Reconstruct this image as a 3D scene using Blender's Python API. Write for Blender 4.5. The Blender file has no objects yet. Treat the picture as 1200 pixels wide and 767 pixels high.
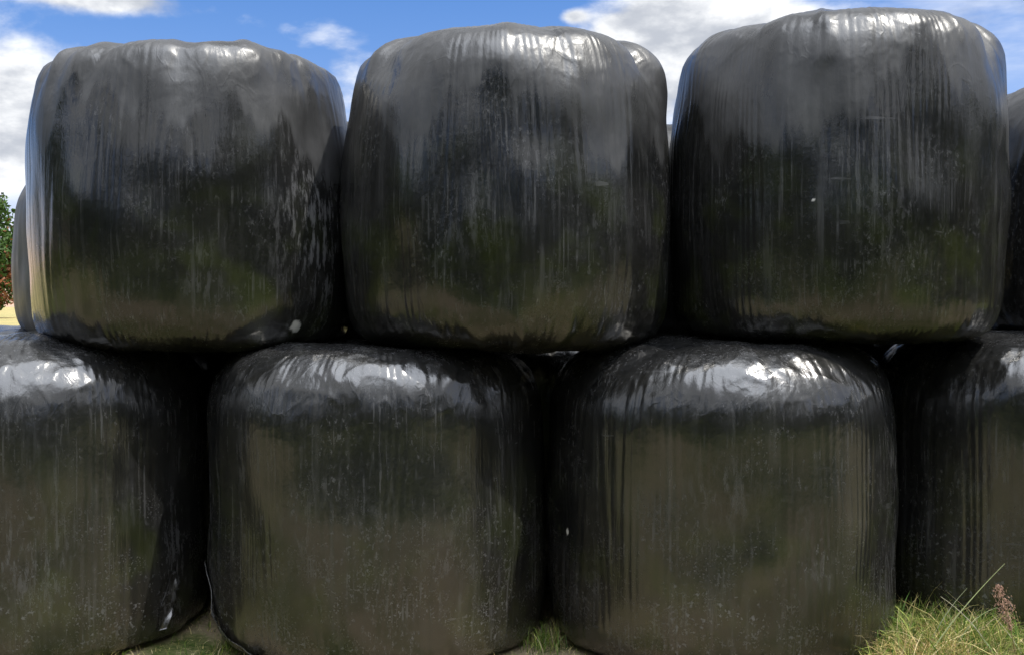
import bpy, math, random
import numpy as np
from mathutils import Vector

scene = bpy.context.scene
COL = scene.collection
rad = math.radians
random.seed(7)

# ------------------------------------------------------------------ numbers
F_PX = 1287.0          # focal length in pixels of the 1200 px wide photograph
HORIZON = 358.0        # row of the horizon in the photograph
CAM_Z = 1.265


def px_x(px, depth):
    return (px - 600.0) / F_PX * depth


# ------------------------------------------------------------------ helpers
def tag(o, label=None, cat=None, group=None, kind=None):
    if label: o['label'] = label
    if cat: o['category'] = cat
    if group: o['group'] = group
    if kind: o['kind'] = kind
    return o


def empty(name, loc):
    o = bpy.data.objects.new(name, None)
    o.empty_display_size = 0.1
    o.location = loc
    COL.objects.link(o)
    return o


def mesh_object(name, verts, faces, mat, parent=None, loc=None, smooth=True, attrs=None, cols=None):
    """verts (n,3) array, faces (m,k) int array (all the same size) or list"""
    me = bpy.data.meshes.new(name)
    verts = np.asarray(verts, np.float32)
    if isinstance(faces, np.ndarray):
        m, k = faces.shape
        me.vertices.add(len(verts))
        me.vertices.foreach_set('co', verts.ravel())
        me.loops.add(m * k)
        me.loops.foreach_set('vertex_index', faces.astype(np.int32).ravel())
        me.polygons.add(m)
        me.polygons.foreach_set('loop_start', np.arange(0, m * k, k, dtype=np.int32))
        me.update(calc_edges=True)
    else:
        me.from_pydata([tuple(v) for v in verts], [], [tuple(f) for f in faces])
        me.update()
    me.polygons.foreach_set('use_smooth', np.full(len(me.polygons), smooth, dtype=bool))
    for key, arr in (attrs or {}).items():
        a = me.attributes.new(key, 'FLOAT', 'POINT')
        a.data.foreach_set('value', np.asarray(arr, np.float32).ravel())
    for key, arr in (cols or {}).items():
        a = me.attributes.new(key, 'FLOAT_COLOR', 'POINT')
        c = np.ones((len(verts), 4), np.float32)
        c[:, :3] = arr
        a.data.foreach_set('color', c.ravel())
    me.materials.append(mat)
    me.validate()
    o = bpy.data.objects.new(name, me)
    COL.objects.link(o)
    if parent: o.parent = parent
    if loc is not None: o.location = loc
    return o


# gradient noise -------------------------------------------------------------
_rs = np.random.RandomState(3)
_perm = np.concatenate([_rs.permutation(256)] * 3)
_grad = _rs.normal(size=(256, 3))
_grad /= np.linalg.norm(_grad, axis=1)[:, None]


def noise(p):
    p = np.asarray(p, np.float64)
    i = np.floor(p).astype(int)
    f = p - i
    i &= 255
    u = f * f * f * (f * (f * 6 - 15) + 10)
    out = 0
    for dx in (0, 1):
        for dy in (0, 1):
            for dz in (0, 1):
                h = _perm[_perm[_perm[i[:, 0] + dx] + i[:, 1] + dy] + i[:, 2] + dz]
                g = _grad[h]
                d = g[:, 0] * (f[:, 0] - dx) + g[:, 1] * (f[:, 1] - dy) + g[:, 2] * (f[:, 2] - dz)
                w = (u[:, 0] if dx else 1 - u[:, 0]) * (u[:, 1] if dy else 1 - u[:, 1]) * (u[:, 2] if dz else 1 - u[:, 2])
                out = out + w * d
    return out * 1.5


def fbm(p, octaves=3, gain=0.5):
    a, s, t = 1.0, 0.0, np.array(p, np.float64)
    for _ in range(octaves):
        s = s + a * noise(t)
        t = t * 2.03 + 17.3
        a *= gain
    return s


def sstep(x, a, b):
    t = np.clip((x - a) / (b - a), 0, 1)
    return t * t * (3 - 2 * t)


# ------------------------------------------------------------------ node helpers
class G:
    def __init__(self, tree):
        self.t = tree
        self.n = tree.nodes
        self.l = tree.links

    def new(self, kind, **kw):
        nd = self.n.new(kind)
        for k, v in kw.items():
            setattr(nd, k, v)
        return nd

    def put(self, sock, v):
        if hasattr(v, 'links') or isinstance(v, bpy.types.NodeSocket):
            self.l.new(v, sock)
        else:
            sock.default_value = v

    def math(self, op, a, b=0.0, c=None, clamp=False):
        nd = self.new('ShaderNodeMath', operation=op, use_clamp=clamp)
        self.put(nd.inputs[0], a)
        self.put(nd.inputs[1], b)
        if c is not None: self.put(nd.inputs[2], c)
        return nd.outputs[0]

    def vmath(self, op, a, b):
        nd = self.new('ShaderNodeVectorMath', operation=op)
        self.put(nd.inputs[0], a)
        self.put(nd.inputs[1], b)
        return nd.outputs[0]

    def noise(self, vec, scale, detail=4, rough=0.55, dist=0.0):
        nd = self.new('ShaderNodeTexNoise')
        self.put(nd.inputs['Vector'], vec)
        nd.inputs['Scale'].default_value = scale
        nd.inputs['Detail'].default_value = detail
        nd.inputs['Roughness'].default_value = rough
        nd.inputs['Distortion'].default_value = dist
        return nd.outputs['Fac']

    def ramp(self, v, a, b, lo=0.0, hi=1.0):
        nd = self.new('ShaderNodeMapRange', interpolation_type='SMOOTHSTEP')
        self.put(nd.inputs['Value'], v)
        nd.inputs['From Min'].default_value = a
        nd.inputs['From Max'].default_value = b
        nd.inputs['To Min'].default_value = lo
        nd.inputs['To Max'].default_value = hi
        return nd.outputs['Result']

    def mix(self, f, a, b):
        nd = self.new('ShaderNodeMix', data_type='RGBA')
        self.put(nd.inputs['Factor'], f)
        for s, v in ((nd.inputs[6], a), (nd.inputs[7], b)):
            if isinstance(v, tuple): v = (*v, 1.0) if len(v) == 3 else v
            self.put(s, v)
        return nd.outputs[2]

    def attr(self, name):
        return self.new('ShaderNodeAttribute', attribute_name=name)


def new_mat(name):
    m = bpy.data.materials.new(name)
    m.use_nodes = True
    g = G(m.node_tree)
    return m, g, g.n['Principled BSDF']


# ------------------------------------------------------------------ materials
def film_material(name, off, rough=0.2, sheen_dust=0.5, ior=1.75, mud=0.5, streak=0.5):
    m, g, bs = new_mat(name)
    tc = g.new('ShaderNodeTexCoord').outputs['Object']
    P = g.vmath('ADD', tc, off)
    sep = g.new('ShaderNodeSeparateXYZ')
    g.l.new(tc, sep.inputs[0])
    z = sep.outputs[2]
    sv = g.vmath('MULTIPLY', P, (1.0, 1.0, 0.045))
    s1 = g.noise(sv, 26, 5, 0.6)
    s2 = g.noise(g.vmath('MULTIPLY', P, (1.0, 1.0, 0.016)), 90, 4, 0.55)
    s3 = g.noise(g.vmath('MULTIPLY', P, (1.0, 1.0, 0.15)), 150, 2, 0.6)
    blot = g.noise(P, 3.2, 4, 0.6)
    blot2 = g.noise(g.vmath('ADD', P, (7.3, 1.1, 4.4)), 6.5, 4, 0.65)
    speck = g.noise(P, 120, 2, 0.5)
    speck2 = g.noise(g.vmath('ADD', P, (3.3, 9.1, 2.4)), 55, 3, 0.6)
    # dried dirt left in vertical runs
    runs = g.math('MULTIPLY', g.ramp(s1, 0.48, 0.84), g.ramp(blot, 0.35, 0.65))
    runs = g.math('MULTIPLY', runs, streak)
    fine = g.math('MULTIPLY', g.ramp(s2, 0.50, 0.78), g.ramp(blot2, 0.38, 0.62))
    fine = g.math('MULTIPLY', fine, streak * 0.9)
    # mud splashed up from the ground
    low = g.ramp(z, 0.75, 0.0)
    spl = g.math('MULTIPLY', g.ramp(speck, 0.56, 0.72), g.ramp(blot2, 0.4, 0.66))
    spl2 = g.math('MULTIPLY', g.ramp(speck2, 0.58, 0.7), g.ramp(blot, 0.42, 0.62))
    spl = g.math('MULTIPLY', g.math('MAXIMUM', spl, spl2), g.math('MULTIPLY_ADD', low, mud, 0.1))
    # chalky weathering, plus grey sky reflection painted onto the upper film
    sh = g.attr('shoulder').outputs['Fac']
    chalk_sheen = g.math('MULTIPLY', g.math('MULTIPLY', sh, g.ramp(blot2, 0.25, 0.7, 0.45, 1.0)), sheen_dust * 0.40)
    scuff = g.math('MULTIPLY', g.attr('scuff').outputs['Fac'],
                   g.ramp(g.noise(g.vmath('MULTIPLY', P, (1, 1, 0.22)), 46, 5, 0.7), 0.47, 0.66))
    d = g.math('MAXIMUM', g.math('MAXIMUM', runs, fine), g.math('MAXIMUM', chalk_sheen, spl))
    scr = g.math('MULTIPLY', g.ramp(g.noise(g.vmath('MULTIPLY', P, (0.12, 0.12, 1.0)), 34, 3, 0.5), 0.66, 0.72),
                 g.ramp(g.noise(g.vmath('ADD', P, (1.3, 5.1, 2.4)), 7, 3, 0.6), 0.5, 0.62))
    grit = g.math('MULTIPLY', g.ramp(g.noise(g.vmath('MULTIPLY', P, (1, 1, 0.55)), 75, 4, 0.75), 0.5, 0.72),
                  g.ramp(g.noise(g.vmath('ADD', P, (2.2, 8.1, 6.4)), 4.0, 4, 0.65), 0.42, 0.66))
    d = g.math('MAXIMUM', d, g.math('MULTIPLY', grit, 0.42))
    d = g.math('MAXIMUM', d, g.math('MULTIPLY', scr, 0.25))
    d = g.math('MAXIMUM', d, scuff, clamp=True)
    base = g.mix(g.ramp(blot, 0.3, 0.7), (0.006, 0.0063, 0.0066), (0.0115, 0.0115, 0.011))
    alg_refl = g.math('MULTIPLY', g.ramp(g.noise(P, 4.5, 3, 0.6), 0.45, 0.7), g.ramp(z, 1.0, 0.1))  # green patches paint in reflected grass, besides some algae
    base = g.mix(g.math('MULTIPLY', alg_refl, 0.75), base, (0.020, 0.025, 0.007))
    base = g.mix(g.math('MULTIPLY', g.ramp(z, 0.45, 0.0), 0.5 * mud), base, (0.036, 0.030, 0.020))
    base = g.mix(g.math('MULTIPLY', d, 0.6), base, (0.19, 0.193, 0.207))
    spot = g.attr('spot').outputs['Fac']
    base = g.mix(spot, base, (0.55, 0.54, 0.52))
    g.l.new(base, bs.inputs['Base Color'])
    r = g.math('MULTIPLY_ADD', d, 0.3, rough)
    r = g.math('MULTIPLY_ADD', g.ramp(blot2, 0.3, 0.7), 0.06, r)
    r = g.math('MULTIPLY_ADD', s3, 0.06, r)
    r = g.math('MULTIPLY_ADD', g.math('MULTIPLY', sh, sheen_dust), 0.16, r)
    r = g.math('MAXIMUM', r, g.math('MULTIPLY', spot, 0.6), clamp=True)
    g.l.new(r, bs.inputs['Roughness'])
    bs.inputs['IOR'].default_value = ior
    # fine film texture
    h = g.math('MULTIPLY_ADD', s2, 0.6, g.math('MULTIPLY', s3, 0.35))
    h = g.math('MULTIPLY_ADD', g.noise(P, 38, 3, 0.6), 0.5, h)
    cr = g.math('ABSOLUTE', g.math('SUBTRACT', g.noise(g.vmath('MULTIPLY', P, (1, 1, 0.5)), 9, 3, 0.5, 0.6), 0.5))
    h = g.math('MULTIPLY_ADD', g.math('MULTIPLY', g.ramp(cr, 0.04, 0.0), g.ramp(z, 0.72, 0.95)), 0.22, h)
    h = g.math('MULTIPLY_ADD', d, 0.25, h)
    b = g.new('ShaderNodeBump')
    b.inputs['Strength'].default_value = 0.55
    b.inputs['Distance'].default_value = 0.0022
    g.l.new(h, b.inputs['Height'])
    g.l.new(b.outputs[0], bs.inputs['Normal'])
    return m


def leaf_material(name, trans=0.25, rough=0.55):
    m, g, bs = new_mat(name)
    c = g.attr('tint').outputs['Color']
    g.l.new(c, bs.inputs['Base Color'])
    bs.inputs['Roughness'].default_value = rough
    bs.inputs['Specular IOR Level'].default_value = 0.3
    tr = g.new('ShaderNodeBsdfTranslucent')
    g.l.new(c, tr.inputs['Color'])
    mx = g.new('ShaderNodeMixShader')
    mx.inputs[0].default_value = trans
    g.l.new(bs.outputs[0], mx.inputs[1])
    g.l.new(tr.outputs[0], mx.inputs[2])
    g.l.new(mx.outputs[0], g.n['Material Output'].inputs[0])
    return m


def ground_material():
    m, g, bs = new_mat('ground_soil_and_grass')
    P = g.new('ShaderNodeTexCoord').outputs['Object']
    sep = g.new('ShaderNodeSeparateXYZ')
    g.l.new(P, sep.inputs[0])
    y = sep.outputs[1]
    n1 = g.noise(P, 0.45, 4, 0.6)
    n2 = g.noise(P, 3.0, 5, 0.65)
    n3 = g.noise(P, 45, 4, 0.7)
    n4 = g.noise(P, 0.09, 4, 0.6)
    soil = g.mix(n3, (0.17, 0.128, 0.082), (0.42, 0.34, 0.235))
    grass = g.mix(g.ramp(n2, 0.35, 0.65), (0.040, 0.070, 0.014), (0.11, 0.13, 0.032))
    grass = g.mix(g.ramp(n3, 0.4, 0.65, 0, 0.5), grass, (0.18, 0.17, 0.07))
    # the worn strip in front of the stack, with grass growing through it
    yy = g.math('MULTIPLY_ADD', n1, 1.6, y)
    worn = g.math('MULTIPLY', g.ramp(yy, 0.2, 1.8), g.ramp(yy, 6.2, 5.2))
    worn = g.math('MULTIPLY', worn, g.ramp(g.math('MULTIPLY_ADD', n2, 0.5, g.math('MULTIPLY', n1, 0.5)), 0.42, 0.56))
    grass = g.mix(g.math('MULTIPLY', g.ramp(y, 1.5, -1.5), g.ramp(n1, 0.62, 0.42)), grass, (0.035, 0.055, 0.014))
    near = g.mix(worn, grass, soil)
    field = g.mix(g.ramp(n4, 0.4, 0.6), (0.36, 0.29, 0.13), (0.30, 0.27, 0.12))
    col = g.mix(g.ramp(y, 8.0, 11.0), near, field)
    g.l.new(col, bs.inputs['Base Color'])
    bs.inputs['Roughness'].default_value = 0.9
    bs.inputs['Specular IOR Level'].default_value = 0.1
    b = g.new('ShaderNodeBump')
    b.inputs['Strength'].default_value = 0.7
    b.inputs['Distance'].default_value = 0.03
    g.l.new(g.noise(P, 28, 6, 0.7), b.inputs['Height'])
    g.l.new(b.outputs[0], bs.inputs['Normal'])
    return m


def bark_material():
    m, g, bs = new_mat('bark')
    P = g.new('ShaderNodeTexCoord').outputs['Object']
    n = g.noise(g.vmath('MULTIPLY', P, (1, 1, 0.2)), 14, 5, 0.6)
    g.l.new(g.mix(n, (0.05, 0.04, 0.03), (0.16, 0.13, 0.10)), bs.inputs['Base Color'])
    bs.inputs['Roughness'].default_value = 0.9
    return m


MAT_LEAF = leaf_material('leaf')
MAT_BLADE = leaf_material('grass_blade', 0.3, 0.5)
MAT_GROUND = ground_material()
MAT_BARK = bark_material()

# ------------------------------------------------------------------ ground
xs = np.concatenate([np.linspace(-900, -8, 14), np.linspace(-5, 5, 161), np.linspace(8, 900, 14)])
ys = np.concatenate([np.linspace(-900, -4, 14), np.linspace(-1, 8, 145), np.linspace(12, 900, 14)])
X, Y = np.meshgrid(xs, ys)


def ground_z(x, y):
    x = np.asarray(x, float); y = np.asarray(y, float)
    p = np.stack([x * 1.1, y * 1.1, np.zeros_like(x)], -1).reshape(-1, 3)
    q = np.stack([x * 5, y * 5, np.zeros_like(x) + 3], -1).reshape(-1, 3)
    n = (noise(p) * 0.028 + noise(q) * 0.010).reshape(x.shape)
    w = sstep(np.abs(x), 6, 4) * sstep(y, -2, 0) * sstep(y, 9, 7)
    # small bank of grass in front of the gap at the right
    bank = 0.07 * np.exp(-(((x - 1.62) / 0.30) ** 2 + ((y - 3.95) / 0.42) ** 2))
    hollow = -0.0 * x
    return n * w + bank * w + hollow


Z = ground_z(X, Y)
nx, ny = len(xs), len(ys)
idx = np.arange(nx * ny).reshape(ny, nx)
gf = np.stack([idx[:-1, :-1], idx[:-1, 1:], idx[1:, 1:], idx[1:, :-1]], -1).reshape(-1, 4)
gr = mesh_object('ground', np.stack([X, Y, Z], -1).reshape(-1, 3), gf, MAT_GROUND)
tag(gr, kind='structure')


# ------------------------------------------------------------------ bales
def bale_mesh(spec, naz, ns):
    R, H = spec['R'], spec['H']
    seed = spec['seed']
    nt, nb = spec.get('nt', 4.6), spec.get('nb', 5.0)
    rs = np.random.RandomState(seed)
    # profile, resampled by arc length: bottom centre -> top centre
    a = np.linspace(-np.pi / 2, np.pi / 2, 4000)
    ex = np.where(a > 0, 2 / nt, 2 / nb)
    r = np.abs(np.cos(a)) ** ex
    zz = np.sign(a) * np.abs(np.sin(a)) ** ex
    r = R * r
    zz = H / 2 * zz
    ds = np.hypot(np.diff(r), np.diff(zz))
    s = np.concatenate([[0], np.cumsum(ds)])
    L = s[-1]
    # sparse on the two flat ends, dense on the side and the shoulders
    k = np.linspace(0, 1, ns)
    flat = R * 0.72
    cut = [0, flat, L - flat, L]
    wts = [0.10, 0.74, 0.16]
    cw = np.concatenate([[0], np.cumsum(wts)])
    st = np.interp(k, cw, cut)
    rr = np.interp(st, s, r); zp = np.interp(st, s, zz)
    rr[0] = rr[-1] = R * 0.004
    dr = np.gradient(rr, st); dz = np.gradient(zp, st)
    ln = np.hypot(dr, dz)
    nr, nz = dz / ln, -dr / ln                    # outward normal in the (r, z) plane
    t = zp / (H / 2)
    az = np.linspace(-np.pi, np.pi, naz, endpoint=False)
    A, Rr = np.meshgrid(az, rr)
    _, Zp = np.meshgrid(az, zp)
    _, NR = np.meshgrid(az, nr)
    _, NZ = np.meshgrid(az, nz)
    _, ST = np.meshgrid(az, st)
    T = Zp / (H / 2)
    # barrel bulge, taper and lean
    prof = 1 - spec.get('taper', 0.03) * np.clip(T + 0.25, 0, None) ** 2 * 0.85 - spec.get('barrel', 0.025) * T ** 2
    Rr = Rr * prof
    # out-of-round plan
    e = spec.get('oval', 0.02)
    Rr = Rr * (1 + e * np.cos(2 * (A - rs.uniform(0, 3))) * 0.5 + e * 0.5 * np.cos(3 * (A - rs.uniform(0, 3))))
    sx, sy = np.sin(A), -np.cos(A)                # az 0 faces the camera side
    # domed (or sagging) top and sagging bottom
    q = np.clip(Rr / R, 0, 1)
    Zp = Zp + spec.get('dome', 0.05) * (1 - q ** 2) * (T > 0) - spec.get('belly', 0.015) * (1 - q ** 2) * (T < 0)
    # tilt of the top plane
    Zp = Zp + sstep(T, 0.0, 1.0) * Rr * (spec.get('tx', 0.0) * sx + spec.get('ty', 0.0) * sy)
    pos0 = np.stack([Rr * sx, Rr * sy, Zp], -1)
    side = np.clip(NR, 0, 1)
    top = sstep(NZ, 0.1, 0.8)
    hi = np.where(t > 0, np.abs(nr - nz), 9); lo = np.where(t < 0, np.abs(nr + nz), 9)
    s_sh, s_ft = st[np.argmin(hi)], st[np.argmin(lo)]
    shoulder = np.exp(-((ST - s_sh) / 0.15) ** 2)
    foot = np.exp(-((ST - s_ft) / 0.11) ** 2)
    o = np.array([seed * 13.7, seed * 5.1, seed * 9.3])
    P = pos0.reshape(-1, 3)
    U = np.stack([sx, sy, np.zeros_like(sx)], -1).reshape(-1, 3)
    sh = A.shape
    rf = lambda v: v.reshape(sh)
    disp = 0.019 * rf(fbm(P * np.array([2.1, 2.1, 1.9]) + o, 2)) + 0.004 * rf(noise(P * np.array([8, 8, 4]) + o + 90))
    amp = sstep(rf(noise(P * np.array([3.2, 3.2, 1.6]) + o + 40)), -0.25, 0.55)
    near = sstep(Rr, 0.05 * R, 0.75 * R)
    zc = P[:, 2:3]
    st_vec = lambda f, fz: np.concatenate([U[:, :2] * R * f, zc * fz], 1) + o
    rk = spec.get('ridge', 1.0)
    disp += near * rk * (0.0016 * (0.15 + amp) * rf(noise(st_vec(11, 0.9)))
                         + 0.0009 * (0.05 + amp) * rf(noise(st_vec(26, 0.8) + 9))
                         + 0.00042 * (0.1 + amp) * rf(noise(st_vec(60, 1.2) + 21)))
    # lap edges of the film: soft terraces running up the side
    lap = rf(noise(st_vec(5.2, 0.35) + 77))
    disp += near * 0.0013 * sstep(np.abs(np.mod(lap * 6, 1.0) - 0.5), 0.0, 0.42)
    # crumpled shoulder
    ck = spec.get('crumple', 1.0)
    W = P + 0.05 * np.stack([noise(P * 6 + o), noise(P * 6 + o + 5), noise(P * 6 + o + 11)], -1)
    rid = 1 - np.abs(rf(noise(W * 7.5 + o + 60)))
    rid2 = 1 - np.abs(rf(noise(W * np.array([15, 15, 9]) + o + 15)))
    disp += ck * shoulder * (0.006 * (rid ** 3 - 0.4) + 0.0035 * rid2 ** 10 + 0.008 * rf(fbm(W * np.array([6, 6, 5]) + o, 3)))
    disp += ck * top * 0.009 * rf(fbm(W * 9 + o, 2))
    disp += ck * 0.5 * foot * (0.020 * rf(fbm(W * np.array([7, 7, 4]) + o + 31, 3)))
    # radial pleats over the shoulder
    pleat_mask = sstep(ST, s_sh - 0.26, s_sh - 0.02) * near
    pl = list(spec.get('pleats', []))
    for _ in range(spec.get('npleat', 5)):
        pl.append((rs.uniform(-180, 180), rs.uniform(3, 9), rs.choice([-1, 1]) * rs.uniform(0.005, 0.014)))
    wob = rf(noise(P * 5 + o + 3)) * 0.10
    for (pa, pw, pd) in pl:
        dA = (A - rad(pa) + wob + np.pi) % (2 * np.pi) - np.pi
        disp += pleat_mask * pd * np.exp(-(dA / rad(pw)) ** 2)
    # pleats where the film tucks under at the foot
    foot_mask = sstep(ST, s_ft + 0.16, s_ft + 0.01) * near
    for _ in range(9):
        pa, pw, pd = rs.uniform(-180, 180), rs.uniform(2, 5), rs.uniform(-0.014, 0.012)
        dA = (A - rad(pa) + wob + np.pi) % (2 * np.pi) - np.pi
        disp += foot_mask * pd * np.exp(-(dA / rad(pw)) ** 2)
    # named lumps: (azimuth deg, height -1..1, az width deg, height width, depth)
    for (la, lt, wa, wt, d) in spec.get('lumps', []):
        dA = (A - rad(la) + np.pi) % (2 * np.pi) - np.pi
        disp += d * np.exp(-(dA / rad(wa)) ** 2 - ((T - lt) / wt) ** 2)
    Rr2 = Rr + disp * NR
    Zp2 = Zp + disp * NZ
    # nothing sinks through the resting plane
    V = np.stack([Rr2 * sx, Rr2 * sy, Zp2 + H / 2], -1)
    # lean
    V[..., 0] += spec.get('lean', 0.0) * V[..., 2]
    verts = V.reshape(-1, 3)
    ii = np.arange(ns * naz).reshape(ns, naz)
    jn = np.roll(ii, -1, axis=1)
    f = np.stack([ii[:-1], jn[:-1], jn[1:], ii[1:]], -1).reshape(-1, 4)
    # masks for dirt and for the sky sheen painted on the tops
    chalk_sheen = np.maximum(shoulder, top) * sstep(T, 0.2, 0.8)
    edge_h = (spec.get('chalk_sheen', 0.38) + 0.50 * rf(noise(st_vec(3.2, 0.5) + 50)) + 0.22 * rf(noise(st_vec(9, 0.7) + 51))
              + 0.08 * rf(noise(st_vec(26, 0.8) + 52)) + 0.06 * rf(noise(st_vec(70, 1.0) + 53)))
    chalk_sheen = sstep(T - edge_h, -0.03, 0.09) * (0.72 + 0.5 * rf(fbm(P * np.array([7, 7, 3]) + o + 8, 3)))
    chalk_sheen = np.clip(chalk_sheen, 0, 1)
    scuff = np.zeros_like(A)
    for (la, lt, wa, wt, d) in spec.get('scuffs', []):
        dA = (A - rad(la) + np.pi) % (2 * np.pi) - np.pi
        scuff = np.maximum(scuff, d * np.exp(-(dA / rad(wa)) ** 2 - ((T - lt) / wt) ** 2))
    for _ in range(4):
        dA = (A - rad(rs.uniform(-80, 80)) + np.pi) % (2 * np.pi) - np.pi
        scuff = np.maximum(scuff, rs.uniform(0.15, 0.32) * np.exp(-(dA / rad(rs.uniform(4, 14))) ** 2 - ((T - rs.uniform(-0.8, 0.5)) / rs.uniform(0.1, 0.35)) ** 2))
    spot = np.zeros_like(A)
    edge = rf(fbm(P * 40 + o, 2))
    for (la, lt, wa, wt) in spec.get('spots', []):
        dA = (A - rad(la) + np.pi) % (2 * np.pi) - np.pi
        d = np.sqrt((dA / rad(wa)) ** 2 + ((T - lt) / wt) ** 2) + 0.35 * edge
        spot = np.maximum(spot, sstep(d, 1.05, 0.75))
    return verts, f, dict(shoulder=chalk_sheen, scuff=scuff, spot=spot)


BALE_GROUP = 'black wrapped silage bales stacked two high'


def add_bale(spec, naz=760, ns=280):
    v, f, at = bale_mesh(spec, naz, ns)
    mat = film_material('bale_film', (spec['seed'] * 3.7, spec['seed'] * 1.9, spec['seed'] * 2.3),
                        spec.get('rough', 0.2), spec.get('sheen_dust', 0.5), spec.get('ior', 1.75),
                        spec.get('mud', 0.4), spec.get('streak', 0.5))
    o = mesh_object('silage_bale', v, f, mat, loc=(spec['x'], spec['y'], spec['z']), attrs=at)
    tag(o, spec['label'], 'bale', BALE_GROUP)
    return o, mat


D = 4.24
LOW_Z, UP_Z = 0.0, 1.128
upper = dict(rough=0.12, sheen_dust=0.95, mud=0.12, streak=0.42, nt=6.5, nb=8.5, taper=0.045, barrel=0.03, dome=0.05, belly=0.015, ior=1.62, crumple=0.45)
lower = dict(rough=0.16, sheen_dust=0.1, mud=0.85, streak=0.45, nt=5.8, nb=14, taper=0.0, barrel=0.018, dome=0.03, belly=0.0, ior=1.75, chalk_sheen=0.9, crumple=0.6)

front = [
    dict(upper, x=-1.283, y=4.44, z=UP_Z - 0.03, R=0.630, H=1.105, seed=1, nt=14, taper=0.05, dome=0.04, tx=0.035,
         pleats=[(-52, 5, -0.012), (-44, 4, 0.010), (38, 5, 0.014), (58, 4, -0.012)],
         scuffs=[(60, -0.15, 15, 0.5, 1.0), (66, -0.3, 6, 0.5, 1.0), (46, 0.3, 3, 0.6, 0.4)], spots=[(53, -0.83, 2.4, 0.045)],
         label='upper black bale at left end, white spot near its bottom right edge'),
    dict(upper, x=-0.020, y=4.30, z=UP_Z - 0.012, R=0.632, H=1.115, seed=2, nt=9.0, taper=0.06,
         pleats=[(62, 6, -0.03), (80, 8, 0.03), (-50, 6, -0.02), (-62, 7, 0.016)],
         lumps=[(18, 0.2, 18, 0.5, -0.006)],
         label='middle upper black bale streaked with pale vertical creases on its right half'),
    dict(upper, x=1.276, y=4.375, z=UP_Z + 0.01, R=0.640, H=1.165, seed=3, nt=8.5, nb=10, taper=0.035, tx=0.012,
         pleats=[(48, 6, -0.032), (64, 9, 0.016), (-48, 6, -0.018), (-66, 9, 0.006)],
         spots=[(-22, -0.16, 0.5, 0.012)],
         label='tallest upper black bale, right of the middle one, tiny white speck on its front'),
    dict(upper, x=2.62, y=4.9, z=UP_Z, R=0.63, H=1.06, seed=4, nt=6.5,
         label='upper black bale cut off by right picture edge, set back, dusty top with painted sheen'),
    dict(lower, x=-1.85, y=4.35, z=LOW_Z, R=0.64, H=1.125, seed=5, nt=5.2,
         scuffs=[(68, -0.45, 8, 0.45, 0.6), (14, -0.3, 20, 0.4, 0.35)],
         label='lower black bale cut off by left picture edge, glaring white top'),
    dict(lower, x=-0.515, y=4.317, z=LOW_Z, R=0.646, H=1.10, seed=6,
         scuffs=[(-72, -0.3, 10, 0.8, 0.55)],
         label='lower black bale with a rolled film fold at its bottom left corner'),
    dict(lower, x=0.805, y=4.272, z=LOW_Z, R=0.662, H=1.115, seed=7,
         scuffs=[(60, -0.2, 10, 0.9, 0.4), (80, -0.2, 6, 0.9, 0.5)],
         spots=[(-68, -0.22, 1.0, 0.02)],
         label='lower black bale just left of the long grass, tiny white speck at its left'),
    dict(lower, x=2.13, y=4.46, z=LOW_Z, R=0.645, H=1.13, seed=8, ridge=1.2,
         label='lower black bale behind long grass, cut off by right picture edge'),
]
bales = {}
for sp in front:
    bales[sp['seed']], sp['mat'] = add_bale(sp)

DB = 5.45
back = [
    dict(upper, x=-1.80, y=DB, z=UP_Z - 0.03, R=0.63, H=0.90, seed=11, nt=3.2, chalk_sheen=-2.0, sheen_dust=2.0, rough=0.1, streak=1.2,  # greyed all over to paint in a grazing sky reflection
         label='pale glinting back row bale peeping out behind the upper left bale'),
    dict(upper, x=-0.66, y=DB, z=UP_Z - 0.035, R=0.63, H=0.99, seed=12, sheen_dust=0.1, chalk_sheen=1.2, rough=0.3, ior=1.45,
         label='back row upper bale glimpsed in the slit between the left and middle upper bales'),
    dict(upper, x=0.61, y=DB, z=UP_Z - 0.035, R=0.63, H=0.99, seed=13, sheen_dust=0.1, chalk_sheen=1.2, rough=0.3, ior=1.45,
         label='back row upper bale glimpsed in the slit between the middle and tallest upper bales'),
    dict(lower, x=-2.46, y=DB, z=LOW_Z, R=0.63, H=1.14, seed=14,
         label='back row lower bale whose top shows beneath the pale bale at the left'),
    dict(lower, x=-1.17, y=DB, z=LOW_Z, R=0.63, H=1.14, seed=15,
         label='back row lower bale in the dark gap between the two leftmost lower bales'),
    dict(lower, x=0.14, y=DB, z=LOW_Z, R=0.63, H=1.14, seed=16,
         label='back row lower bale in the dark gap above the straw patch between two lower bales'),
    dict(lower, x=1.62, y=5.30, z=LOW_Z, R=0.63, H=1.14, seed=17,
         label='back row lower bale glinting in the notch between the two rightmost lower bales'),
]
for sp in back:
    bales[sp['seed']], sp['mat'] = add_bale(sp, 300, 130)


# loose pieces of film -------------------------------------------------------
S = {sp['seed']: sp for sp in front + back}


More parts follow.
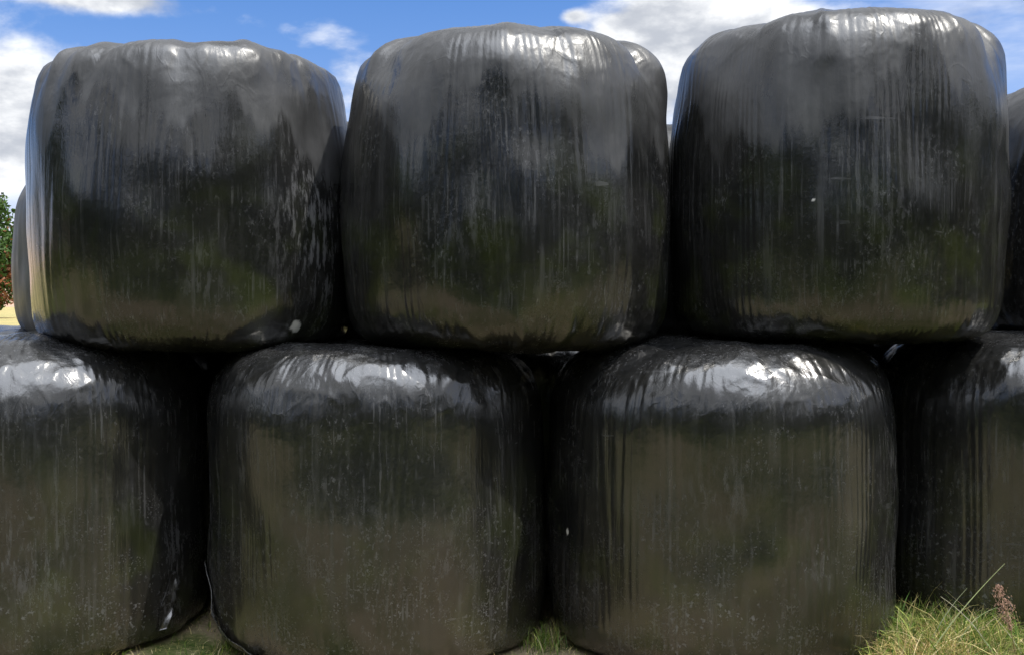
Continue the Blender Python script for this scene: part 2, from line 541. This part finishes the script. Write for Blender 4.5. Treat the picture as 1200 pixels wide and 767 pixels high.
def surface(seed, az, z):
    """point on a bale's side at azimuth az (deg) and height z, in the bale's own frame"""
    naz, ns = 760, 280
    me = bales[seed].data
    if seed not in _grid:
        co = np.empty(len(me.vertices) * 3, np.float32)
        me.vertices.foreach_get('co', co)
        _grid[seed] = co.reshape(ns, naz, 3)
    gcol = _grid[seed]
    f = (az + 180.0) / 360.0 * naz
    i = int(math.floor(f)); fr = f - i
    out = []
    for j in (i % naz, (i + 1) % naz):
        col = gcol[:, j]
        lo = 28; hi = ns - 45
        zc = np.maximum.accumulate(col[lo:hi, 2])
        kk = np.interp(z, zc + np.arange(hi - lo) * 1e-6, np.arange(lo, hi))
        k0 = int(kk); q = kk - k0
        out.append(col[k0] * (1 - q) + col[min(k0 + 1, ns - 1)] * q)
    return out[0] * (1 - fr) + out[1] * fr


_grid = {}


def film_sheet(name, seed, path, width, lift, rs):
    """a crumpled strip of loose film draped on the side of a bale: path of (azimuth, height), real thickness"""
    path = np.asarray(path, float)
    n, k = 30, 12
    tt = np.linspace(0, 1, len(path)); u = np.linspace(0, 1, n)
    pa = np.interp(u, tt, path[:, 0]); pz = np.interp(u, tt, path[:, 1])
    for _ in range(5):
        pa[1:-1] = (pa[:-2] + 2 * pa[1:-1] + pa[2:]) / 4
        pz[1:-1] = (pz[:-2] + 2 * pz[1:-1] + pz[2:]) / 4
    top = np.zeros((k, n, 3))
    R = S[seed]['R']
    for j in range(k):
        w = j / (k - 1) - 0.5
        for i in range(n):
            wd = width * (0.45 + 0.55 * math.sin(math.pi * min(0.98, max(0.02, u[i]))) ** 0.7)
            wd *= 1 + 0.25 * math.sin(9 * u[i] + rs)
            a_ = pa[i] + math.degrees(w * wd / R)
            p = surface(seed, a_, max(0.012, pz[i] + 0.25 * w * wd))
            out = np.array([p[0], p[1], 0.0]); out /= np.linalg.norm(out) + 1e-9
            free = max(0.0, w + 0.2) ** 1.5 * 1.7
            rip = 0.003 * math.sin(11 * u[i] + 3 * w + rs) + 0.0012 * math.sin(23 * u[i] + 6 * w + rs * 2)
            top[j, i] = p + out * (0.004 + lift * free * (0.4 + u[i]) + rip * free * 2)
    nrm = top.copy(); nrm[..., 2] = 0
    nrm /= np.linalg.norm(nrm, axis=-1, keepdims=True)
    V = np.stack([top, top + nrm * 0.0018])
    ii = np.arange(2 * k * n).reshape(2, k, n)
    f = []
    for sd in (0, 1):
        a = ii[sd]
        q = np.stack([a[:-1, :-1], a[1:, :-1], a[1:, 1:], a[:-1, 1:]], -1).reshape(-1, 4)
        f.append(q if sd else q[:, ::-1])
    for e in (0, k - 1):
        a0, a1 = ii[0][e], ii[1][e]
        f.append(np.stack([a0[:-1], a0[1:], a1[1:], a1[:-1]], -1))
    for e in (0, n - 1):
        a0, a1 = ii[0][:, e], ii[1][:, e]
        f.append(np.stack([a0[:-1], a0[1:], a1[1:], a1[:-1]], -1))
    z = np.zeros(2 * k * n)
    return mesh_object(name, V.reshape(-1, 3), np.concatenate(f), S[seed]['mat'], parent=bales[seed],
                       attrs=dict(shoulder=z + 0.3, scuff=z + 0.55, spot=z))


# rolled fold at the foot of the second lower bale
film_sheet('film_fold', 6, [(-76, 0.30), (-66, 0.16), (-52, 0.07), (-38, 0.03)], 0.07, 0.013, 1.0)
# loose flaps at the feet of the lower bales
film_sheet('film_flap', 5, [(66, 0.27), (64, 0.20), (62, 0.13), (60, 0.07)], 0.065, 0.012, 3.1)
# twisted film end on the set-back upper bale
tv = np.linspace(0, 1, 12)
tw = np.stack([-0.30 - 0.03 * tv + 0.012 * np.sin(9 * tv), -0.36 - 0.02 * tv, S[4]['H'] + 0.0 + 0.055 * tv - 0.03 * tv ** 3], -1)


# ------------------------------------------------------------------ plants
rng = np.random.RandomState(11)


def blades(base, height, lean, width, tint, segs=4):
    """base (n,3); lean (n,2) horizontal offset of the tip relative to height; returns verts, faces, colours"""
    n = len(base)
    t = np.linspace(0, 1, segs + 1)
    ang = rng.uniform(0, np.pi, n)
    wd = np.stack([np.cos(ang), np.sin(ang), np.zeros(n)], -1)
    out, cols = [], []
    for k in t:
        c = base.copy()
        c[:, :2] += lean * (height * k ** 1.8)[:, None]
        drop = 0.35 * np.hypot(lean[:, 0], lean[:, 1]) * k ** 2.2
        c[:, 2] += height * (k - drop * k)
        w = (width * (1 - k) ** 0.7 + 0.0003)[:, None]
        out += [c - wd * w / 2, c + wd * w / 2]
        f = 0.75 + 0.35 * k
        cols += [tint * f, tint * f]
    V = np.stack(out, 1)                       # (n, 2*(segs+1), 3)
    Cc = np.stack(cols, 1)
    m = 2 * (segs + 1)
    quads = []
    for k in range(segs):
        quads.append([2 * k, 2 * k + 1, 2 * k + 3, 2 * k + 2])
    q = np.array(quads)[None] + (np.arange(n) * m)[:, None, None]
    return V.reshape(-1, 3), q.reshape(-1, 4), Cc.reshape(-1, 3)


def clear_of_bales(x, y, pad=0.0):
    ok = np.ones(len(x), bool)
    for sp in front + back:
        if sp['z'] < 0.5:
            ok &= np.hypot(x - sp['x'], y - sp['y']) > sp['R'] * 0.89 + pad
    return ok


GREEN = np.array([[0.085, 0.14, 0.022], [0.13, 0.18, 0.035], [0.19, 0.22, 0.05], [0.06, 0.115, 0.02]])
DRY = np.array([[0.36, 0.30, 0.14], [0.42, 0.35, 0.20], [0.28, 0.25, 0.09]])


def tints(n, dry):
    c = GREEN[rng.randint(0, len(GREEN), n)]
    d = DRY[rng.randint(0, len(DRY), n)]
    pick = rng.rand(n) < dry
    c = np.where(pick[:, None], d, c)
    return 1.55 * c * rng.uniform(0.5, 1.45, (n, 1))


VV, FF, CC, off = [], [], [], 0


def add_blades(x, y, h, lean, w, col):
    global off
    b = np.stack([x, y, ground_z(x, y) - 0.004], -1)
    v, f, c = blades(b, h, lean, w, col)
    VV.append(v); FF.append(f + off); CC.append(c)
    off += len(v)


# short sward over the strip in front of and between the bales
n = 48000
x = rng.uniform(-2.4, 2.6, n); y = rng.uniform(2.7, 4.7, n)
dens = fbm(np.stack([x * 2.2, y * 2.2, x * 0], -1), 3)
keep = clear_of_bales(x, y) & (rng.rand(n) < np.clip(0.35 + dens, 0.05, 1))
keep &= ~((np.hypot((x + 1.05) / 0.16, (y - 3.72) / 0.12) < 1) & (rng.rand(n) < 0.9))
x, y = x[keep], y[keep]; n = len(x)
add_blades(x, y, rng.uniform(0.012, 0.05, n), rng.normal(0, 0.6, (n, 2)), rng.uniform(0.002, 0.004, n), tints(n, 0.45))
# straw litter lying flat
n = 9000
x = rng.uniform(-2.0, 2.4, n); y = rng.uniform(3.0, 4.5, n)
k = clear_of_bales(x, y); x, y = x[k], y[k]; n = len(x)
add_blades(x, y, rng.uniform(0.01, 0.022, n), rng.normal(0, 3.2, (n, 2)), rng.uniform(0.0015, 0.003, n), tints(n, 1.0))
# the long clump at the right
n = 7000
x = rng.normal(1.58, 0.24, n); y = rng.normal(3.78, 0.24, n)
k = clear_of_bales(x, y, 0.0) & (x > 1.20) & (x < 2.4); x, y = x[k], y[k]; n = len(x)
hh = rng.uniform(0.05, 0.15, n) * (1.1 - 0.25 * np.abs(x - 1.45))
add_blades(x, y, hh, np.stack([rng.normal(0.0, 0.55, n), rng.normal(-0.25, 0.5, n)], -1), rng.uniform(0.0025, 0.006, n), tints(n, 0.28))
# coarse leaves and long bents standing out of it
n = 520
x = rng.normal(1.60, 0.26, n); y = rng.normal(3.74, 0.22, n)
k = clear_of_bales(x, y, 0.0) & (x > 1.22); x, y = x[k], y[k]; n = len(x)
add_blades(x, y, rng.uniform(0.10, 0.21, n), rng.normal(0, 0.75, (n, 2)), rng.uniform(0.005, 0.010, n), tints(n, 0.2))
n = 160
x = rng.normal(1.62, 0.28, n); y = rng.normal(3.72, 0.2, n)
k = clear_of_bales(x, y, 0.0) & (x > 1.25); x, y = x[k], y[k]; n = len(x)
add_blades(x, y, rng.uniform(0.16, 0.27, n), rng.normal(0, 0.7, (n, 2)), rng.uniform(0.002, 0.0035, n), tints(n, 0.75))
# dead tuft in it
n = 700
x = rng.normal(1.42, 0.06, n); y = rng.normal(3.68, 0.07, n)
add_blades(x, y, rng.uniform(0.08, 0.17, n), rng.normal(0, 0.8, (n, 2)), rng.uniform(0.002, 0.004, n), tints(n, 1.0) * np.array([1.1, 0.95, 0.9]))
# longer tufts at the foot of the bales
for (cx, cy, sx, sy, num, h0, h1) in [(0.30, 3.62, 0.07, 0.06, 260, 0.03, 0.08), (0.12, 4.12, 0.05, 0.06, 160, 0.05, 0.12),
                                      (-1.13, 3.60, 0.06, 0.05, 200, 0.02, 0.06), (-1.0, 4.05, 0.05, 0.06, 120, 0.03, 0.07),
                                      (1.12, 3.55, 0.10, 0.05, 300, 0.02, 0.07), (1.33, 3.92, 0.06, 0.08, 260, 0.10, 0.20)]:
    x = rng.normal(cx, sx, num); y = rng.normal(cy, sy, num)
    k = clear_of_bales(x, y); x, y = x[k], y[k]
    add_blades(x, y, rng.uniform(h0, h1, len(x)), rng.normal(0, 0.5, (len(x), 2)), rng.uniform(0.002, 0.0045, len(x)), tints(len(x), 0.2))
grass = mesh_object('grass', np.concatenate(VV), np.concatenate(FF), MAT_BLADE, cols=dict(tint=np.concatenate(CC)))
tag(grass, 'sunlit mixed green and straw coloured grass growing between and before the bales', 'grass', kind='stuff')


def tube(points, radii, sides=7):
    pts = np.asarray(points, float)
    d = np.gradient(pts, axis=0)
    d /= np.linalg.norm(d, axis=1)[:, None]
    up = np.array([0.3, 1.0, 0.2])
    a = np.cross(d, up); a /= np.linalg.norm(a, axis=1)[:, None]
    b = np.cross(d, a)
    th = np.linspace(0, 2 * np.pi, sides, endpoint=False)
    V = pts[:, None] + np.asarray(radii)[:, None, None] * (np.cos(th)[None, :, None] * a[:, None] + np.sin(th)[None, :, None] * b[:, None])
    ii = np.arange(len(pts) * sides).reshape(len(pts), sides)
    jn = np.roll(ii, -1, 1)
    f = np.stack([ii[:-1], jn[:-1], jn[1:], ii[1:]], -1).reshape(-1, 4)
    return V.reshape(-1, 3), f


v, f = tube(tw, 0.012 * (1 - 0.5 * tv) * (1 + 0.4 * np.sin(14 * tv)), 8)
mesh_object('film_tail', v, f, S[4]['mat'], parent=bales[4], attrs=dict(shoulder=np.ones(len(v)), scuff=np.zeros(len(v)), spot=np.zeros(len(v))))


def stalk(p0, p1, depth0, depth1, r, sag, label, col):
    """a long grass stalk from p0 to p1 given as photo pixels at two depths"""
    a = np.array([px_x(p0[0], depth0), depth0, CAM_Z - (p0[1] - HORIZON) / F_PX * depth0])
    b = np.array([px_x(p1[0], depth1), depth1, CAM_Z - (p1[1] - HORIZON) / F_PX * depth1])
    # rooted in the turf, curving over into the visible stretch
    r0 = a - (b - a) * 0.22
    r0[2] = float(ground_z(r0[0:1], r0[1:2])[0]) - 0.01
    ctl = a + (b - a) * 0.10 + np.array([0, 0, 2 * sag])
    t = np.linspace(0, 1, 24)[:, None]
    pts = r0 * (1 - t) ** 2 + 2 * ctl * t * (1 - t) + b * t ** 2
    v, f = tube(pts, r * (1 - 0.75 * t[:, 0]), 6)
    o = mesh_object('grass_stalk', v, f, MAT_BLADE, cols=dict(tint=np.tile(np.array(col), (len(v), 1))))
    return tag(o, label, 'grass stalk', 'long stalks standing out of the grass clump'), pts


stalk((1098, 752), (1180, 661), 3.70, 3.74, 0.0035, 0.010, 'longest pale green stalk, leaning right out of the grass clump against the dark bale', (0.36, 0.40, 0.20))
stalk((1094, 738), (1136, 690), 3.78, 3.80, 0.0028, 0.004, 'short grey green stalk slanting right, just left of the longest stalk', (0.30, 0.33, 0.20))
stalk((1163, 742), (1105, 700), 3.66, 3.72, 0.0030, 0.004, 'grey stalk slanting left that crosses the longest stalk', (0.42, 0.40, 0.30))
stalk((1126, 732), (1172, 713), 3.72, 3.74, 0.0028, 0.008, 'low arching green stalk reaching right to the reddish seed head', (0.27, 0.32, 0.16))
stalk((1204, 762), (1166, 722), 3.62, 3.66, 0.0028, 0.003, 'pale stalk leaning left at the foot of the reddish seed head', (0.46, 0.44, 0.30))

# reddish flowering grass at the right edge
dx, dd = px_x(1196, 3.6), 3.6
pl = empty('seeding_grass', (dx, dd, float(ground_z(np.array([dx]), np.array([dd]))[0])))
tag(pl, 'grass stem with a drooping reddish brown seed head at the right edge', 'plant')
top_z = CAM_Z - (690 - HORIZON) / F_PX * 3.6 - pl.location.z
tx = px_x(1176, 3.6) - dx
t = np.linspace(0, 1, 14)
stem = np.stack([tx * t ** 1.7, 0.02 * t, top_z * 1.0 * t], -1)
v, f = tube(stem, 0.0026 * (1 - 0.6 * t), 6)
mesh_object('stem', v, f, MAT_BLADE, parent=pl, cols=dict(tint=np.tile(np.array([0.26, 0.21, 0.10]), (len(v), 1))))
ns_ = 420
tt = rng.uniform(0.52, 1.03, ns_)
c = np.stack([np.interp(tt, t, stem[:, i]) for i in range(3)], -1)
c += rng.normal(0, 1, (ns_, 3)) * (0.015 * np.sin(np.pi * np.clip((tt - 0.50) / 0.56, 0, 1)))[:, None] * np.array([1, 1, 0.8])
dirv = rng.normal(0, 0.5, (ns_, 3)) + np.array([-0.3, 0, 0.9]); dirv /= np.linalg.norm(dirv, axis=1)[:, None]
sdv = np.cross(dirv, rng.normal(0, 1, (ns_, 3))); sdv /= np.linalg.norm(sdv, axis=1)[:, None]
nv = np.cross(dirv, sdv)
l, w = rng.uniform(0.003, 0.006, (ns_, 1)), rng.uniform(0.001, 0.0018, (ns_, 1))
V = np.stack([c - dirv * l, c + sdv * w, c + nv * w, c - sdv * w, c - nv * w, c + dirv * l], 1)
tri = np.array([[0, 2, 1], [0, 3, 2], [0, 4, 3], [0, 1, 4], [5, 1, 2], [5, 2, 3], [5, 3, 4], [5, 4, 1]])
F_ = (tri[None] + (np.arange(ns_) * 6)[:, None, None]).reshape(-1, 3)
cc = np.array([0.50, 0.32, 0.25]) * rng.uniform(0.6, 1.4, (ns_, 1))
mesh_object('seed_head', V.reshape(-1, 3), F_, MAT_BLADE, parent=pl, smooth=False, cols=dict(tint=np.repeat(cc, 6, 0)))


# trees -----------------------------------------------------------------------
def leaf_cloud(centres, radii, per, size, tint_fn):
    """small folded leaves scattered near the surface and inside clumps"""
    cs, ts = [], []
    for c, r in zip(centres, radii):
        k = int(per * r ** 2)
        d = rng.normal(size=(k, 3)); d /= np.linalg.norm(d, axis=1)[:, None]
        rr = r * rng.uniform(0.35, 1.0, (k, 1)) ** 0.6 * (1 + 0.28 * fbm(d * 2.3 + c, 2)[:, None])
        cs.append(c + d * rr * np.array([1, 1, 0.85]))
        ts.append(tint_fn(k, c))
    c = np.concatenate(cs); tn = np.concatenate(ts)
    k = len(c)
    a = rng.normal(size=(k, 3)); a /= np.linalg.norm(a, axis=1)[:, None]
    b = np.cross(a, rng.normal(size=(k, 3))); b /= np.linalg.norm(b, axis=1)[:, None]
    s = size * rng.uniform(0.6, 1.4, (k, 1))
    V = np.stack([c - a * s, c + b * s * 0.5, c + a * s, c - b * s * 0.5], 1).reshape(-1, 3)
    F = np.arange(4 * k).reshape(k, 4)
    return V, F, np.repeat(tn, 4, 0)


def tree(name, loc, height, spread, label, tint_fn, seed, per=260, size=0.07, nclump=46):
    global rng
    rng = np.random.RandomState(seed)
    root = empty(name, loc)
    tag(root, label, 'tree')
    t = np.linspace(0, 1, 9)
    vs, fs, o = [], [], 0

    def add(v, f):
        nonlocal o
        vs.append(v); fs.append(f + o); o += len(v)
    trunk = np.stack([0.15 * np.sin(t * 3), 0.1 * np.sin(t * 4), height * 0.85 * t], -1)
    add(*tube(trunk, 0.05 * height * (1 - 0.8 * t) * 0.6, 9))
    cs, rs_ = [], []
    for k in range(nclump):
        z = height * rng.uniform(0.12, 0.97)
        env = spread * math.sin(math.pi * min(0.97, (z / height) * 0.85 + 0.14)) ** 0.6
        aa = rng.uniform(0, 2 * math.pi); q = env * rng.uniform(0.35, 1.0)
        c = np.array([q * math.cos(aa), q * math.sin(aa), z])
        cs.append(c); rs_.append(rng.uniform(0.28, 0.55) * spread * 0.72)
        if k % 3 == 0:
            p0 = np.array([0, 0, z * 0.6]); tt_ = np.linspace(0, 1, 6)[:, None]
            add(*tube(p0 + (c - p0) * tt_, 0.012 * height * (1 - 0.8 * tt_[:, 0]), 5))
    mesh_object('trunk', np.concatenate(vs), np.concatenate(fs), MAT_BARK, parent=root)
    V, F, T_ = leaf_cloud(cs, rs_, per, size, tint_fn)
    mesh_object('crown', V, F, MAT_LEAF, parent=root, smooth=False, cols=dict(tint=T_))
    return root


def tint_hedge(k, c):
    base = np.array([0.05, 0.10, 0.02]) * rng.uniform(0.6, 1.7, (k, 1))
    redc = np.array([0.22, 0.085, 0.035]) * rng.uniform(0.6, 1.3, (k, 1))
    share = 0.65 if 2.0 < c[2] < 7.5 and rng.rand() < 0.7 else 0.05
    return np.where(rng.rand(k, 1) < share, redc, base)


def tint_green(k, c):
    if c[2] < 1.7: return np.array([0.10, 0.15, 0.03]) * rng.uniform(0.6, 1.5, (k, 1))
    return np.array([0.036, 0.065, 0.015]) * rng.uniform(0.5, 1.6, (k, 1)) * rng.uniform(0.7, 1.3)


tree('leafy_tree', (-53.5, 110.0, 0), 12.6, 4.6, 'green tree with reddish brown leaves at the left edge beyond the straw field', tint_hedge, 5, per=75, size=0.24, nclump=120)

# the wood on the far side of the lane, behind the photographer: seen only as the dark reflection in the film
rng = np.random.RandomState(21)
cs, rs_ = [], []
for k in range(34):
    cx = -48 + k * 2.9 + rng.uniform(-0.8, 0.8)
    cy = -15 + rng.uniform(-2.0, 2.0)
    hgt = rng.choice([4.0, 5.5, 7.5, 10.0, 13.0]) * rng.uniform(0.9, 1.1)
    for j in range(42):
        z = hgt * rng.uniform(0.05, 1.0)
        w_ = 3.0 * math.sin(math.pi * min(0.96, z / hgt * 0.8 + 0.18)) ** 0.6
        aa = rng.uniform(0, 6.283)
        cs.append(np.array([cx + w_ * math.cos(aa) * rng.rand(), cy + w_ * math.sin(aa) * rng.rand(), z]))
        rs_.append(rng.uniform(0.7, 1.3))
for k in range(40):                       # uneven scrub along its edge
    cx, cy, r = rng.uniform(-22, 22), rng.uniform(-15, -8.5), rng.uniform(0.4, 1.1)
    for j in range(4):
        cs.append(np.array([cx + rng.normal(0, 0.5) * r, cy + rng.normal(0, 0.5) * r, rng.uniform(0.3, 1.5) * r]))
        rs_.append(r * rng.uniform(0.5, 0.9))
for k in range(75):                       # the field hedge in front of it
    cx = -30 + k * 0.8
    hh_ = 1.9 + 1.3 * math.sin(k * 0.9) * math.sin(k * 0.37 + 1) + rng.uniform(-0.5, 0.7)
    for j in range(5):
        cs.append(np.array([cx + rng.uniform(-0.3, 0.3), -8.6 + 0.8 * math.sin(k * 0.21) + rng.uniform(-0.4, 0.4), hh_ * (0.15 + 0.2 * j)]))
        rs_.append(rng.uniform(0.45, 0.75))
for sx_, x0 in ((-1, 19), (1, 24)):       # and along the two ends of the field
    for k in range(22):
        cy = -14 + k * 1.6 + rng.uniform(-0.5, 0.5)
        if sx_ < 0 and cy > 11: continue
        hgt = rng.uniform(3.5, 7.5)
        for j in range(18):
            z = hgt * rng.uniform(0.05, 1.0)
            cs.append(np.array([sx_ * x0 + rng.normal(0, 1.2), cy + rng.normal(0, 0.9), z])); rs_.append(rng.uniform(0.6, 1.1))
V, F, T_ = leaf_cloud(cs, rs_, 100, 0.26, tint_green)
wood = mesh_object('wood', V, F, MAT_LEAF, smooth=False, cols=dict(tint=T_))
tag(wood, 'dark leafy wood across the lane that the shiny bales reflect', 'wood', kind='stuff')

# ------------------------------------------------------------------ light
SUN_AZ, SUN_EL = rad(108), rad(62)         # azimuth from +Y towards +X
sd = Vector((math.sin(SUN_AZ) * math.cos(SUN_EL), math.cos(SUN_AZ) * math.cos(SUN_EL), math.sin(SUN_EL)))
sun = bpy.data.lights.new('sun', 'SUN')
sun.energy = 3.6
sun.angle = rad(0.53)
sun.color = (1.0, 0.95, 0.86)
so = bpy.data.objects.new('sun', sun)
so.rotation_euler = sd.to_track_quat('Z', 'Y').to_euler()
COL.objects.link(so)

w = bpy.data.worlds.new('World')
scene.world = w
w.use_nodes = True
g = G(w.node_tree)
bg = g.n['Background']
sky = g.new('ShaderNodeTexSky', sky_type='NISHITA')
sky.sun_disc = False
sky.sun_elevation = SUN_EL
sky.sun_rotation = SUN_AZ
sky.air_density = 1.0
sky.dust_density = 0.3
sky.ozone_density = 3.0
tcw = g.new('ShaderNodeTexCoord').outputs['Generated']
sep = g.new('ShaderNodeSeparateXYZ')
g.l.new(tcw, sep.inputs[0])
dxs, dys, dzs = sep.outputs
azn = g.math('ARCTAN2', dxs, dys)
eln = g.math('ARCSINE', dzs)
hs = g.new('ShaderNodeHueSaturation')
hs.inputs['Saturation'].default_value = 1.35
hs.inputs['Value'].default_value = 1.0
g.l.new(sky.outputs[0], hs.inputs['Color'])
skycol = g.vmath('MULTIPLY', hs.outputs[0], (1.6, 1.16, 1.28))
# cloud cover: broken cumulus all round, plus the banks that stand behind the stack
cn = g.noise(g.vmath('MULTIPLY', tcw, (1.0, 1.0, 1.9)), 5.2, 8, 0.56, 0.15)
cn2 = g.noise(g.vmath('ADD', g.vmath('MULTIPLY', tcw, (1.0, 1.0, 1.9)), (0.0, 0.0, 0.045)), 5.2, 8, 0.56, 0.15)
big = g.noise(tcw, 1.7, 3, 0.5)


def blob(px, py, wx, wy, amt, slope=0.0):
    a0 = math.atan((px - 600) / F_PX)
    e0 = math.atan((HORIZON - py) / F_PX)
    ua = g.math('SUBTRACT', azn, a0)
    ue = g.math('SUBTRACT', g.math('SUBTRACT', eln, e0), g.math('MULTIPLY', ua, slope))
    ua = g.math('DIVIDE', ua, wx / F_PX)
    ue = g.math('DIVIDE', ue, wy / F_PX)
    q = g.math('ADD', g.math('MULTIPLY', ua, ua), g.math('MULTIPLY', ue, ue))
    return g.math('MULTIPLY', g.math('EXPONENT', g.math('MULTIPLY', q, -1.0)), amt)


# cover away from the view (overhead and behind the photographer)
back_w = g.ramp(dys, 0.75, 0.2)
high_w = g.ramp(dzs, 0.32, 0.6)
cover = g.math('MULTIPLY', g.math('MAXIMUM', back_w, high_w), g.math('MULTIPLY_ADD', big, 0.5, g.math('MULTIPLY_ADD', high_w, 0.22, -0.09)))
bias = cover
for b_ in [(25, 140, 75, 85, 0.34), (5, 200, 60, 55, 0.22), (75, 14, 230, 20, 0.36, -0.10), (405, 100, 60, 40, 0.11), (672, 22, 16, 8, 0.24),
           (770, 50, 80, 45, 0.34), (870, 15, 90, 55, 0.33), (760, 110, 75, 60, 0.33)]:
    bias = g.math('ADD', bias, blob(*b_))
bias = g.math('MINIMUM', bias, 0.36)
bias = g.math('ADD', bias, g.ramp(g.math('MULTIPLY_ADD', dys, -0.45, g.math('MULTIPLY', dzs, 0.88)), 0.80, 0.95, 0.0, 0.2))
dens = g.math('ADD', cn, bias)
cov = g.ramp(dens, 0.57, 0.75)
veil = g.math('MULTIPLY', g.math('ADD', blob(1150, 30, 190, 60, 0.55), blob(1215, 90, 60, 30, 0.4)), g.ramp(g.noise(g.vmath('MULTIPLY', tcw, (1, 1, 4)), 6, 5, 0.6), 0.3, 0.7))
cov = g.math('MAXIMUM', cov, veil)
# sunlit tops, greyer hollows and bases
shade = g.math('SUBTRACT', cn, cn2)
lit = g.ramp(g.math('MULTIPLY_ADD', shade, 3.0, g.math('MULTIPLY', dens, -0.9)), -0.95, -0.45)
ccol = g.mix(lit, (4.6, 4.9, 5.5), (9.5, 9.6, 9.7))
# unseen overhead cloud, brightness boosted so the lower bale shoulders reflect it white
dot = g.new('ShaderNodeVectorMath', operation='DOT_PRODUCT')
g.l.new(tcw, dot.inputs[0])
dot.inputs[1].default_value = (0.08, -0.34, 0.937)
glow = g.math('ADD', g.ramp(dot.outputs['Value'], 0.81, 0.94, 0.0, 6.5), g.math('MULTIPLY_ADD', back_w, 0.2, 1.0))
gl = g.new('ShaderNodeVectorMath', operation='SCALE')
g.l.new(ccol, gl.inputs[0]); g.l.new(glow, gl.inputs['Scale'])
ccol = gl.outputs[0]
col = g.mix(cov, skycol, ccol)
g.l.new(col, bg.inputs['Color'])
bg.inputs['Strength'].default_value = 0.1

# ------------------------------------------------------------------ camera
cam = bpy.data.cameras.new('camera')
cam.sensor_width = 36
cam.lens = 36 * F_PX / 1200
cam.clip_end = 3000
co = bpy.data.objects.new('camera', cam)
co.location = (0, 0, CAM_Z)
pitch = math.atan((383.5 - HORIZON) / F_PX)
co.rotation_euler = (math.pi / 2 - pitch, 0, 0)
COL.objects.link(co)
scene.camera = co

scene.view_settings.view_transform = 'Standard'
scene.view_settings.look = 'None'
scene.view_settings.gamma = 1
scene.view_settings.exposure = 0.3
scene.view_settings.use_curve_mapping = False
scene.cycles.use_denoising = True
